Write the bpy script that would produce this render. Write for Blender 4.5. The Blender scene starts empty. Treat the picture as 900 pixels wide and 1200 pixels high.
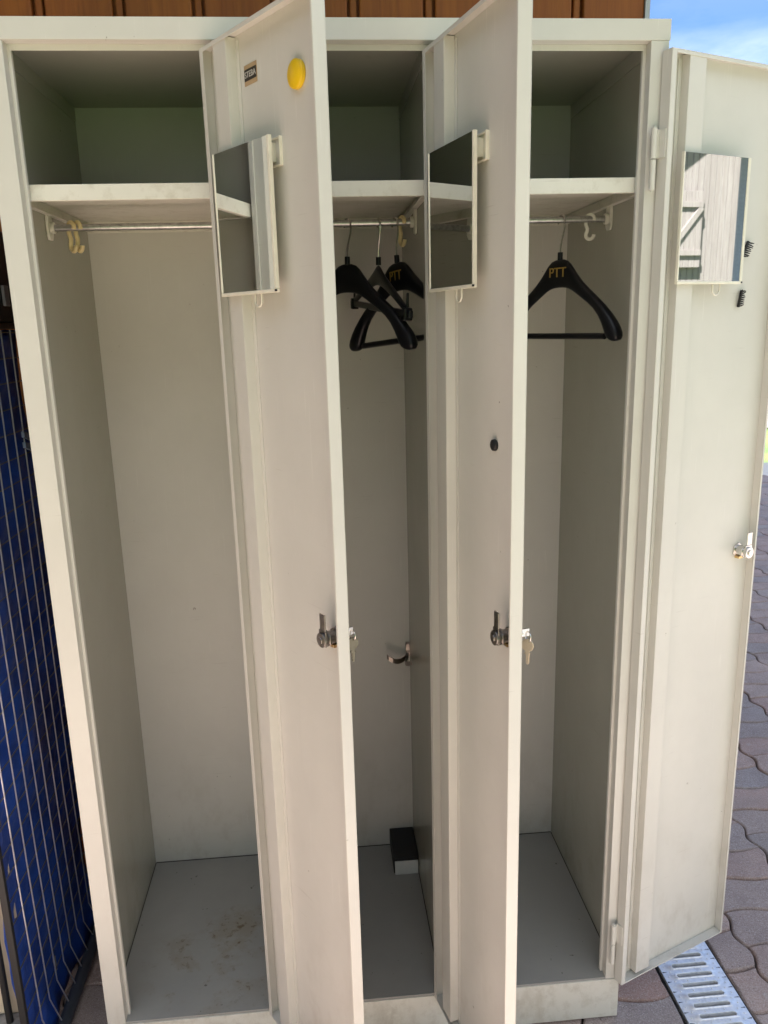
import bpy, bmesh, math, random
from mathutils import Vector, Matrix
R = math.radians
random.seed(7)
S = bpy.context.scene
COL = S.collection

# ------------------------------------------------------------------ helpers
def tag(o, label=None, cat=None, group=None, kind=None):
    if label: o['label'] = label
    if cat: o['category'] = cat
    if group: o['group'] = group
    if kind: o['kind'] = kind
    return o

def empty(name, loc=(0, 0, 0), rz=0.0, parent=None):
    o = bpy.data.objects.new(name, None); COL.objects.link(o)
    o.empty_display_size = .05
    o.location = loc; o.rotation_euler = (0, 0, rz)
    if parent: o.parent = parent
    return o

class MB:
    """collects shapes into one mesh"""
    def __init__(self): self.bm = bmesh.new()
    def box(self, x0, x1, y0, y1, z0, z1, mi=0):
        v = [self.bm.verts.new(p) for p in ((x0,y0,z0),(x1,y0,z0),(x1,y1,z0),(x0,y1,z0),(x0,y0,z1),(x1,y0,z1),(x1,y1,z1),(x0,y1,z1))]
        for f in ((0,3,2,1),(4,5,6,7),(0,1,5,4),(1,2,6,5),(2,3,7,6),(3,0,4,7)):
            self.bm.faces.new([v[i] for i in f]).material_index = mi
        return v
    def tube(self, pts, r, n=10, cap=True, flat=1.0, up=None):
        pts = [Vector(p) for p in pts]; rings = []
        rr = r if isinstance(r, (list, tuple)) else [r]*len(pts)
        prev = None
        for i, p in enumerate(pts):
            t = (pts[min(i+1, len(pts)-1)] - pts[max(i-1, 0)]).normalized()
            if prev is None:
                a = Vector(up) if up else (Vector((0,0,1)) if abs(t.z) < .9 else Vector((1,0,0)))
                u = (a - t*a.dot(t)).normalized()
            else:
                u = (prev - t*prev.dot(t)).normalized()
            prev = u; w = t.cross(u)
            rings.append([self.bm.verts.new(p + (u*math.cos(2*math.pi*k/n) + w*math.sin(2*math.pi*k/n)*flat)*rr[i]) for k in range(n)])
        for a, b in zip(rings, rings[1:]):
            for k in range(n): self.bm.faces.new((a[k], a[(k+1)%n], b[(k+1)%n], b[k]))
        if cap:
            self.bm.faces.new(rings[0][::-1]); self.bm.faces.new(rings[-1])
    def cyl(self, c, axis, r, h, n=24, r2=None):
        c = Vector(c); a = Vector(axis).normalized()
        self.tube([c, c + a*h], [r, r if r2 is None else r2], n)
    def prism(self, poly, M, h):
        """poly 2-D -> extruded by h along M's third axis"""
        lo = [self.bm.verts.new(M @ Vector((x, y, 0))) for x, y in poly]
        hi = [self.bm.verts.new(M @ Vector((x, y, h))) for x, y in poly]
        n = len(poly)
        self.bm.faces.new(lo[::-1]); self.bm.faces.new(hi)
        for k in range(n): self.bm.faces.new((lo[k], lo[(k+1)%n], hi[(k+1)%n], hi[k]))
    def build(self, name, mat, parent=None, smooth=False, bevel=0, seg=2, sub=0):
        bmesh.ops.recalc_face_normals(self.bm, faces=self.bm.faces)
        me = bpy.data.meshes.new(name); self.bm.to_mesh(me); self.bm.free()
        for m in (mat if isinstance(mat, (list, tuple)) else [mat]): me.materials.append(m)
        o = bpy.data.objects.new(name, me); COL.objects.link(o)
        if parent: o.parent = parent
        if smooth:
            me.polygons.foreach_set('use_smooth', [True]*len(me.polygons))
            me.set_sharp_from_angle(angle=R(42))
        if bevel:
            b = o.modifiers.new('bevel', 'BEVEL'); b.width = bevel; b.segments = seg; b.limit_method = 'ANGLE'; b.angle_limit = R(40)
            b.use_clamp_overlap = True
        if sub:
            s = o.modifiers.new('sub', 'SUBSURF'); s.levels = s.render_levels = sub
        return o

def text(name, body, size, mat, parent, M, extrude=.0004, width=None):
    c = bpy.data.curves.new(name, 'FONT'); c.body = body; c.size = size; c.extrude = extrude
    c.align_x = 'CENTER'; c.align_y = 'CENTER'
    t = bpy.data.objects.new(name, c); COL.objects.link(t)
    bpy.context.view_layer.update()
    me = bpy.data.meshes.new_from_object(t.evaluated_get(bpy.context.evaluated_depsgraph_get()))
    bpy.data.objects.remove(t)
    w = max(v.co.x for v in me.vertices) - min(v.co.x for v in me.vertices)
    if width: me.transform(Matrix.Diagonal((width/w, 1, 1, 1)))
    me.transform(M); me.materials.clear(); me.materials.append(mat); me.name = name
    o = bpy.data.objects.new(name, me); COL.objects.link(o); o.parent = parent
    return o

def copy_tree(o, parent=None):
    c = o.copy(); COL.objects.link(c)
    if parent: c.parent = parent
    for ch in list(o.children): copy_tree(ch, c)
    return c

# ------------------------------------------------------------------ materials
def newmat(name):
    m = bpy.data.materials.new(name); m.use_nodes = True
    nt = m.node_tree; return m, nt, nt.nodes['Principled BSDF']
def nd(nt, t, **k):
    n = nt.nodes.new(t)
    for a, b in k.items():
        if a in n.inputs.keys() if isinstance(a, str) else False: n.inputs[a].default_value = b
        else: setattr(n, a, b)
    return n
def noise(nt, co, scale, detail=4, rough=.55, mapscale=None):
    n = nt.nodes.new('ShaderNodeTexNoise'); n.inputs['Scale'].default_value = scale
    n.inputs['Detail'].default_value = detail; n.inputs['Roughness'].default_value = rough
    if mapscale:
        mp = nt.nodes.new('ShaderNodeMapping'); mp.inputs['Scale'].default_value = mapscale
        nt.links.new(co, mp.inputs['Vector']); co = mp.outputs['Vector']
    nt.links.new(co, n.inputs['Vector']); return n.outputs['Fac']
def ramp(nt, fac, stops):
    r = nt.nodes.new('ShaderNodeValToRGB'); e = r.color_ramp.elements
    while len(e) < len(stops): e.new(.5)
    for i, (p, c) in enumerate(stops):
        e[i].position = p; e[i].color = (c if len(c) == 4 else (*c, 1)) if not isinstance(c, (int, float)) else (c, c, c, 1)
    nt.links.new(fac, r.inputs['Fac']); return r.outputs['Color']
def mix(nt, fac, a, b, blend='MIX'):
    n = nt.nodes.new('ShaderNodeMix'); n.data_type = 'RGBA'; n.blend_type = blend
    for s, v in ((0, fac), (6, a), (7, b)):
        if isinstance(v, (int, float)): n.inputs[s].default_value = v
        elif isinstance(v, tuple): n.inputs[s].default_value = (*v, 1) if len(v) == 3 else v
        else: nt.links.new(v, n.inputs[s])
    return n.outputs[2]
def objco(nt): return nt.nodes.new('ShaderNodeTexCoord').outputs['Object']
def geoco(nt): return nt.nodes.new('ShaderNodeNewGeometry').outputs['Position']
def bump(nt, b, h, strength, dist=.002):
    n = nt.nodes.new('ShaderNodeBump'); n.inputs['Strength'].default_value = strength; n.inputs['Distance'].default_value = dist
    nt.links.new(h, n.inputs['Height']); nt.links.new(n.outputs['Normal'], b.inputs['Normal'])

def paint(name, c, rough=.36, dirt=.0, dirtscale=9):
    """old semi-gloss enamel: faint blotches, fine orange peel, chips and grime"""
    m, nt, b = newmat(name); co = geoco(nt)
    n1 = noise(nt, co, 3.1, 3); n2 = noise(nt, co, 38, 5, .6)
    col = mix(nt, ramp(nt, n1, [(.32, 0), (.7, 1)]), tuple(x*.94 for x in c), tuple(min(1, x*1.04) for x in c))
    col = mix(nt, ramp(nt, n2, [(.4, 0), (.75, .10)]), col, tuple(x*.78 for x in c))
    # vertical rub marks
    st = noise(nt, co, 1, 5, .6, (70, 70, 5))
    col = mix(nt, ramp(nt, st, [(.63, 0), (.82, .16)]), col, (c[0]*.74, c[1]*.72, c[2]*.68))
    # fine scratches, two directions
    s1 = noise(nt, co, 1, 2, .5, (260, 260, 9)); s2 = noise(nt, co, 1, 2, .5, (14, 14, 300)); sm = noise(nt, co, 4.5, 3)
    for q_, (sc_, lo) in enumerate(((s1, .66), (s2, .69))):
        f_ = nt.nodes.new('ShaderNodeMath'); f_.operation = 'MULTIPLY'
        nt.links.new(ramp(nt, sc_, [(lo, 0), (lo+.05, .34)]), f_.inputs[0]); nt.links.new(ramp(nt, sm, [(.46, 0), (.62, 1)] if q_ else [(.4, 1), (.56, 0)]), f_.inputs[1])
        col = mix(nt, f_.outputs[0], col, (c[0]*.62, c[1]*.60, c[2]*.56) if q_ else (min(1, c[0]*1.18), min(1, c[1]*1.18), min(1, c[2]*1.2)))
    # scuffs and grime low down, where shoes and brooms reach
    xyz = nt.nodes.new('ShaderNodeSeparateXYZ'); nt.links.new(co, xyz.inputs[0])
    gl = nt.nodes.new('ShaderNodeMath'); gl.operation = 'MULTIPLY'
    nt.links.new(ramp(nt, xyz.outputs['Z'], [(.02, .55), (.16, .28), (.45, 0)]), gl.inputs[0]); nt.links.new(ramp(nt, noise(nt, co, 16, 6, .68, (1, 1, .6)), [(.5, 0), (.66, 1)]), gl.inputs[1])
    col = mix(nt, gl.outputs[0], col, (c[0]*.60, c[1]*.55, c[2]*.48))
    # tiny dark specks / chips
    sp = noise(nt, co, 95, 2, .5); sk = noise(nt, co, 7, 2)
    spk = nt.nodes.new('ShaderNodeMath'); spk.operation = 'MULTIPLY'
    nt.links.new(ramp(nt, sp, [(.755, 0), (.79, 1)]), spk.inputs[0]); nt.links.new(ramp(nt, sk, [(.5, 0), (.62, .8)]), spk.inputs[1])
    col = mix(nt, spk.outputs[0], col, (.13, .10, .075))
    if dirt:
        d = noise(nt, co, dirtscale, 7, .7)
        col = mix(nt, ramp(nt, d, [(.5, 0), (.72, dirt)]), col, (c[0]*.55, c[1]*.5, c[2]*.42))
    nt.links.new(col, b.inputs['Base Color'])
    rg = ramp(nt, noise(nt, co, 6, 4), [(.3, rough*.94), (.75, rough*1.1)])
    nt.links.new(rg, b.inputs['Roughness'])
    b.inputs['Specular IOR Level'].default_value = .5
    h_ = nt.nodes.new('ShaderNodeMath'); h_.operation = 'MULTIPLY_ADD'; h_.inputs[1].default_value = 26
    nt.links.new(noise(nt, co, 4.2, 2, .4), h_.inputs[0]); nt.links.new(noise(nt, co, 260, 2), h_.inputs[2])
    bump(nt, b, h_.outputs[0], .06, .0006)
    return m

CREAM = (.595, .58, .53)
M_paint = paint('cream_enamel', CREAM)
M_inside = paint('cream_enamel_shaded', (.375, .365, .31), .40)  # cream paint darkened: the shade inside the locker put into the colour
M_side = paint('cream_enamel_side_shaded', (.385, .375, .32), .21)  # side walls and partitions: same paint, shade put into a darker tone
M_back = paint('cream_enamel_back_lit', (.57, .555, .515), .42)  # same paint, paler than the sides: the brighter light here put into colour
M_edge = paint('worn_edge_enamel', (.68, .66, .59), .42, dirt=.5, dirtscale=30)

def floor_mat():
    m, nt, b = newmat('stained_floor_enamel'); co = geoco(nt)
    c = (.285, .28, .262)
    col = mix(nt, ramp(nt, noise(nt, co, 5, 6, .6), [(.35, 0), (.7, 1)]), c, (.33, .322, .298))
    def spot(x, y, rx, ry):
        mp = nt.nodes.new('ShaderNodeMapping'); mp.inputs['Location'].default_value = (-x/rx, -y/ry, 0); mp.inputs['Scale'].default_value = (1/rx, 1/ry, 0)
        nt.links.new(co, mp.inputs['Vector'])
        g = nt.nodes.new('ShaderNodeTexGradient'); g.gradient_type = 'SPHERICAL'; nt.links.new(mp.outputs['Vector'], g.inputs['Vector']); return g.outputs['Fac']
    fleck = ramp(nt, noise(nt, co, 60, 6, .75), [(.55, 0), (.61, 1)])
    blob = ramp(nt, noise(nt, co, 17, 5, .6), [(.47, 0), (.62, 1)])
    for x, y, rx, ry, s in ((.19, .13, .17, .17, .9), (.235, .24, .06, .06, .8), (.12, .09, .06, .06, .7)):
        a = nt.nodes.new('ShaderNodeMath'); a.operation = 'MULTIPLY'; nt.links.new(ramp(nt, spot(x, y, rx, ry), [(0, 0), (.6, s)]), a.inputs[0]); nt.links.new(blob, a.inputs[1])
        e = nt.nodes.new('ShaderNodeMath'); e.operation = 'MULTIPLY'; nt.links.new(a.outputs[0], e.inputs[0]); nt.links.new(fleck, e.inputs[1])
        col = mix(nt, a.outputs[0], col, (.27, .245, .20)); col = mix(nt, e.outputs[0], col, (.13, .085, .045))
    dots = ramp(nt, noise(nt, co, 75, 2, .5), [(.735, 0), (.77, .8)])
    col = mix(nt, dots, col, (.08, .07, .055))
    nt.links.new(col, b.inputs['Base Color']); b.inputs['Roughness'].default_value = .42
    bump(nt, b, noise(nt, co, 30, 4), .06, .002)
    return m
M_floor = floor_mat()

def simple(name, c, rough=.5, metal=0, var=.12, scale=20, bmp=0, spec=.5):
    m, nt, b = newmat(name); co = objco(nt)
    col = mix(nt, ramp(nt, noise(nt, co, scale, 4), [(.3, 0), (.72, 1)]), tuple(x*(1-var) for x in c), tuple(min(1, x*(1+var)) for x in c))
    nt.links.new(col, b.inputs['Base Color']); b.inputs['Roughness'].default_value = rough; b.inputs['Metallic'].default_value = metal
    b.inputs['Specular IOR Level'].default_value = spec
    if bmp: bump(nt, b, noise(nt, co, scale*4, 4), bmp)
    return m
M_chrome = simple('bright_steel', (.62, .60, .57), .22, 1, .1, 90)
M_darksteel = simple('dull_lock_steel', (.30, .28, .26), .33, 1, .2, 120)
M_rod = simple('galvanised_rod', (.42, .42, .41), .38, 1, .25, 130)
M_brass = simple('brass', (.75, .52, .25), .3, 1)
M_keynickel = simple('nickel_key', (.15, .135, .105), .38, 1, .15, 80)
M_keypale = simple('pale_brass_key', (.62, .52, .38), .38, 1, .1, 80)
M_blackpl = simple('black_hanger_plastic', (.006, .006, .008), .30, 0, .2, 20, 0, .28)
M_matblack = simple('matt_black', (.012, .012, .013), .6)
M_gold = simple('gold_print', (.34, .22, .05), .5, .3)
M_ivory = simple('yellowed_ivory_plastic', (.62, .50, .27), .4)
M_white = simple('white_plastic', (.66, .64, .56), .4)
M_yellow = simple('yellow_plastic', (.80, .52, .012), .35, 0, .04)
M_tan = simple('tan_label_border', (.42, .30, .17), .5)
M_label = simple('black_label', (.02, .018, .015), .4)
M_silver = simple('silver_print', (.62, .60, .56), .4, .3)
M_mframe = simple('ivory_mirror_frame', (.72, .69, .58), .35)
M_card = simple('pale_card', (.62, .62, .60), .7)
M_clear = simple('milky_clear_hook', (.62, .60, .52), .25)

m, nt, b = newmat('mirror_silver'); b.inputs['Base Color'].default_value = (.84, .86, .87, 1); b.inputs['Metallic'].default_value = 1; b.inputs['Roughness'].default_value = .015
M_mirror = m

def wood(name, dark, light, axis_scale, rough=.5, board=.15, off=0):
    m, nt, b = newmat(name); co = geoco(nt)
    # tone of each board
    sx = nt.nodes.new('ShaderNodeSeparateXYZ'); nt.links.new(co, sx.inputs[0])
    mul = nt.nodes.new('ShaderNodeMath'); mul.operation = 'MULTIPLY_ADD'; mul.inputs[1].default_value = 1/board; mul.inputs[2].default_value = off
    nt.links.new(sx.outputs['XY'.index('X')], mul.inputs[0])
    fl = nt.nodes.new('ShaderNodeMath'); fl.operation = 'FLOOR'; nt.links.new(mul.outputs[0], fl.inputs[0])
    wn = nt.nodes.new('ShaderNodeTexWhiteNoise'); wn.noise_dimensions = '1D'; nt.links.new(fl.outputs[0], wn.inputs['W'])
    mp = nt.nodes.new('ShaderNodeMapping'); mp.inputs['Scale'].default_value = axis_scale; nt.links.new(co, mp.inputs['Vector'])
    va = nt.nodes.new('ShaderNodeVectorMath'); va.operation = 'ADD'; nt.links.new(mp.outputs[0], va.inputs[0]); nt.links.new(wn.outputs['Color'], va.inputs[1])
    g = noise(nt, va.outputs[0], 1, 6, .62); g2 = noise(nt, va.outputs[0], 4.3, 5, .6)
    col = mix(nt, ramp(nt, g, [(.3, 0), (.68, 1)]), dark, light)
    col = mix(nt, ramp(nt, g2, [(.45, 0), (.75, .45)]), col, tuple(x*.55 for x in dark))
    col = mix(nt, ramp(nt, wn.outputs['Value'], [(0, .0), (1, .3)]), col, tuple(x*.7 for x in dark))
    nt.links.new(col, b.inputs['Base Color']); b.inputs['Roughness'].default_value = rough
    bump(nt, b, g2, .25, .003)
    return m
M_wood = wood('varnished_pine', (.25, .068, .009), (.37, .118, .015), (26, 26, 1.6), .6, .153)
M_palewood = wood('pale_weathered_boards', (.17, .145, .13), (.24, .215, .195), (26, 26, 1.3), .8, .11)

def cover_mat():
    m, nt, b = newmat('blue_tarpaulin'); co = geoco(nt)
    n = noise(nt, co, 6, 5, .6)
    col = mix(nt, ramp(nt, n, [(.3, 0), (.7, 1)]), (.011, .042, .24), (.024, .095, .48))
    nt.links.new(col, b.inputs['Base Color']); b.inputs['Roughness'].default_value = .48
    bump(nt, b, noise(nt, co, 22, 5), .4, .01)
    return m
M_tarp = cover_mat()
M_galv = simple('galvanised_wire', (.78, .80, .84), .38, 1, .1, 60)
M_rail = simple('grey_painted_tube', (.045, .05, .06), .5)

def paver_mat():
    m, nt, b = newmat('concrete_pavers'); co = geoco(nt)
    at = nt.nodes.new('ShaderNodeAttribute'); at.attribute_name = 'tone'
    c = ramp(nt, at.outputs['Fac'], [(0, (.38, .225, .175)), (.35, (.47, .315, .25)), (.6, (.40, .285, .235)), (.85, (.31, .255, .235)), (1, (.55, .37, .28))])
    n = noise(nt, co, 9, 7, .65); n2 = noise(nt, co, 180, 4, .7); n3 = noise(nt, co, 2.2, 4)
    c = mix(nt, ramp(nt, n, [(.38, 0), (.7, .6)]), c, (.20, .16, .15))
    c = mix(nt, ramp(nt, n3, [(.45, 0), (.7, .45)]), c, (.47, .38, .325))
    c = mix(nt, ramp(nt, n2, [(.45, 0), (.8, .55)]), c, (.55, .46, .40))
    c = mix(nt, ramp(nt, noise(nt, co, 14, 3), [(.66, 0), (.74, .5)]), c, (.52, .48, .44))
    g1 = noise(nt, co, 420, 2, .6)
    c = mix(nt, ramp(nt, g1, [(.55, 0), (.72, .65)]), c, (.66, .60, .55)); c = mix(nt, ramp(nt, g1, [(.28, .7), (.42, 0)]), c, (.085, .065, .06))
    vo = nt.nodes.new('ShaderNodeTexVoronoi'); vo.inputs['Scale'].default_value = 46; nt.links.new(co, vo.inputs['Vector'])
    c = mix(nt, ramp(nt, vo.outputs['Distance'], [(.045, .8), (.085, 0)]), c, (.10, .075, .06))
    c = mix(nt, ramp(nt, noise(nt, co, 26, 6, .72), [(.56, 0), (.7, .55)]), c, (.23, .175, .15))
    nt.links.new(c, b.inputs['Base Color'])
    nt.links.new(ramp(nt, n, [(.3, .5), (.7, .72)]), b.inputs['Roughness'])
    bump(nt, b, mix(nt, .4, n2, n), .8, .006)
    return m
M_paver = paver_mat()
M_joint = simple('joint_sand', (.065, .05, .042), .95, 0, .4, 60, .5)
M_asphalt = simple('asphalt', (.032, .036, .045), .85, 0, .2, 30, .4)
M_concrete = simple('pale_concrete', (.10, .098, .09), .8, 0, .12, 3, .2)

def grass_mat():
    m, nt, b = newmat('lawn'); co = geoco(nt)
    c = mix(nt, ramp(nt, noise(nt, co, 1.3, 7, .7), [(.35, 0), (.68, 1)]), (.045, .085, .018), (.12, .17, .04))
    nt.links.new(c, b.inputs['Base Color']); b.inputs['Roughness'].default_value = .9
    bump(nt, b, noise(nt, co, 50, 5), .8, .03); return m
M_grass = grass_mat()
M_leaf = simple('leaves', (.050, .085, .022), .6, 0, .45, 1.5)
M_bark = simple('bark', (.09, .065, .045), .9)

def grate_mat():
    m, nt, b = newmat('galvanised_grate'); co = geoco(nt)
    v = nt.nodes.new('ShaderNodeTexVoronoi'); v.inputs['Scale'].default_value = 130; nt.links.new(co, v.inputs['Vector'])
    c = mix(nt, ramp(nt, v.outputs['Distance'], [(0, 0), (.8, 1)]), (.74, .75, .76), (.88, .88, .87))
    c = mix(nt, ramp(nt, noise(nt, co, 40, 5, .7), [(.55, 0), (.75, .5)]), c, (.34, .34, .33))
    nt.links.new(c, b.inputs['Base Color']); b.inputs['Metallic'].default_value = .7
    nt.links.new(ramp(nt, noise(nt, co, 60, 4), [(.3, .42), (.7, .6)]), b.inputs['Roughness']); return m
M_grate = grate_mat()
M_pit = simple('drain_pit', (.012, .012, .012), .9)

# ------------------------------------------------------------------ measures
W, H, D = .9943, 1.80, .4586
PL, FZ = .0935, .0985
HX = (.32028, .64112, .98212)
ANG = (2.16101, 1.82569, 3.5355)
DW, DT = .28368, .01904
DZ0, DZ1 = .0978, 1.7559
SZ = 1.587
RY, RZ = .21, 1.547

# ------------------------------------------------------------------ locker
locker = empty('locker')
tag(locker, 'cream enamelled steel changing locker with three compartments and all doors open', 'locker')
T = .0012
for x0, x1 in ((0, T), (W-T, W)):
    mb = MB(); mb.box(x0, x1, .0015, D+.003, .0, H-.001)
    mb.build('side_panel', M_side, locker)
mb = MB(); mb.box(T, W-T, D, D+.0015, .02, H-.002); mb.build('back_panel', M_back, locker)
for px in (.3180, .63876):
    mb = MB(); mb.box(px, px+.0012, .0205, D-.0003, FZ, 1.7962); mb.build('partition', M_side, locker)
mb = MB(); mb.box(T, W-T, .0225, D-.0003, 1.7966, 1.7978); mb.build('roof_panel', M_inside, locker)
# folded seams where roof meets the walls
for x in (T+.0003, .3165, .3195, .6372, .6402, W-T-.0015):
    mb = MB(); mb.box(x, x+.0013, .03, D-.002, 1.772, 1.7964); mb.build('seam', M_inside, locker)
# header cap
mb = MB()
mb.box(-.0012, W+.0014, -.0008, .0012, 1.7712, H)
mb.box(-.0012, W+.0014, .0012, D+.004, H-.0012, H)
mb.box(.0, W, .0012, .019, 1.7712, 1.7726)
mb.box(.0, W, .0180, .0194, 1.7628, 1.7712)
mb.build('header', M_paint, locker, bevel=.0009)
# stiles
def stile(x0, x1, lipl, lipr):
    mb = MB(); zb, zt = FZ-.003, 1.7711
    mb.box(x0, x1, 0, .0014, zb, zt)
    if lipr:
        mb.box(x1-.0014, x1, .0014, .019, zb, zt); mb.box(x1, x1+.0050, .0176, .019, zb, zt)
        mb.box(x1+.0036, x1+.0050, .019, .026, zb, zt)
    if lipl:
        mb.box(x0, x0+.0014, .0014, .019, zb, zt); mb.box(x0-.0050, x0, .0176, .019, zb, zt)
        mb.box(x0-.0050, x0-.0036, .019, .026, zb, zt)
    return mb.build('stile', M_paint, locker, bevel=.0006)
stile(0, .0330, False, True)
stile(HX[0]+.0016, HX[0]+.0330, True, True)
stile(HX[1]+.0016, HX[1]+.0330, True, True)
stile(.9668, W, True, False)
# plinth and floors
mb = MB(); mb.box(0, W, -.0004, .0012, .004, PL); mb.box(0, W, .0012, .0195, PL-.0012, PL)
mb.box(-.0002, .0010, .0015, D, 0.0, PL); mb.box(W-.001, W+.0002, .0015, D, 0.0, PL)
mb.build('plinth', M_edge, locker, bevel=.0008)
for x0, x1 in ((T+.0004, .3177), (.3195, .6384), (.6403, W-T-.0004)):
    mb = MB(); mb.box(x0, x1, .0012, D-.0006, FZ-.0045, FZ); mb.build('floor_plate', M_floor, locker, bevel=.0008)
# dark sealant / gap at the floor joints
mb = MB()
for x0, x1 in ((T+.0002, .3178), (.3194, .6386), (.6402, W-T-.0002)):
    mb.box(x0+.001, x1-.001, D-.0022, D-.0004, FZ, FZ+.0012)
    mb.box(x0, x0+.0014, .03, D-.003, FZ, FZ+.0010); mb.box(x1-.0014, x1, .03, D-.003, FZ, FZ+.0010)
mb.build('joint_gap', simple('grime', (.05, .043, .035), .9, 0, .5, 50), locker)
# shelves: pan with lips
shelf_x = ((T+.0006, .3174), (.3198, .6381), (.6406, W-T-.0006))
for x0, x1 in shelf_x:
    mb = MB()
    mb.box(x0, x1, .0305, D-.0008, SZ-.0012, SZ)
    mb.box(x0, x1, .030, .0312, SZ-.0226, SZ)
    mb.box(x0, x1, .0312, .040, SZ-.0226, SZ-.0214)
    mb.box(x0, x0+.011, .0400, D-.001, SZ-.0200, SZ-.0188); mb.box(x0, x0+.0012, .0312, D-.001, SZ-.0188, SZ-.0012)
    mb.box(x1-.011, x1, .0400, D-.001, SZ-.0200, SZ-.0188); mb.box(x1-.0012, x1, .0312, D-.001, SZ-.0188, SZ-.0012)
    mb.box(x0, x1, D-.0022, D-.001, SZ-.0226, SZ-.0012); mb.box(x0+.011, x1-.011, D-.012, D-.0022, SZ-.0200, SZ-.0188)
    mb.build('shelf', M_edge, locker, bevel=.0006)
# clothes rails with plastic brackets
for (x0, x1) in ((T, .3180), (.3192, .63876), (.64, W-T)):
    mb = MB(); mb.cyl((x0+.003, RY, RZ), (1, 0, 0), .0058, x1-x0-.006, 20)
    rail = mb.build('clothes_rail', M_rod, locker, smooth=True)
    for s, xx in ((1, x0), (-1, x1)):
        mb = MB()
        poly = [(-.011, .026), (.011, .026), (.013, .010), (.013, -.012), (.008, -.020), (-.008, -.020), (-.013, -.012), (-.013, .010)]
        Mx = Matrix(((0, 0, s, xx+s*.0004), (1, 0, 0, RY), (0, 1, 0, RZ), (0, 0, 0, 1)))
        mb.prism(poly, Mx, .0045)
        mb.cyl((xx+s*.0049, RY, RZ), (s, 0, 0), .0095, .007, 20)
        mb.build('rail_bracket', M_white, rail, bevel=.0012)
# coat hook screwed in the back corner of the middle compartment
hk = MB()
cx, cy, cz = .6335, D-.0045, .628
hk.box(cx-.0045, cx+.0045, D-.0035, D-.0004, cz-.022, cz+.014)
hk.cyl((cx, D-.0035, cz+.008), (0, -1, 0), .0045, .0035, 12)
hk.cyl((cx, D-.0035, cz-.012), (0, -1, 0), .0045, .0035, 12)
def strip(mb, pts, h, t):
    pts = [Vector(p) for p in pts]; rows = []
    for i, p in enumerate(pts):
        d = pts[min(i+1, len(pts)-1)] - pts[max(i-1, 0)]; d.z = 0; d.normalize(); n = Vector((-d.y, d.x, 0))
        rows.append([mb.bm.verts.new(p + n*a + Vector((0, 0, bz))) for a, bz in ((-t, -h), (t, -h), (t, h), (-t, h))])
    for a, b in zip(rows, rows[1:]):
        for k in range(4): mb.bm.faces.new((a[k], a[(k+1)%4], b[(k+1)%4], b[k]))
    mb.bm.faces.new(rows[0]); mb.bm.faces.new(rows[-1][::-1])
arc = [(cx-.052*t, cy-.004-.030*math.sin(t*math.pi*.62), cz-.017+.012*t*t-.006*math.sin(t*math.pi)) for t in [i/12 for i in range(13)]]
strip(hk, arc, .0058, .0011)
arc = [(cx+.001-.020*math.sin(t*math.pi)*.5, cy-.004-.066*t, cz-.017+.010*t*t-.006*math.sin(t*math.pi)) for t in [i/12 for i in range(13)]]
strip(hk, arc, .0058, .0011)
hk.build('coat_hook', simple('dark_nickel', (.33, .29, .26), .3, 1, .15, 60), locker, bevel=.0004)

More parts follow.
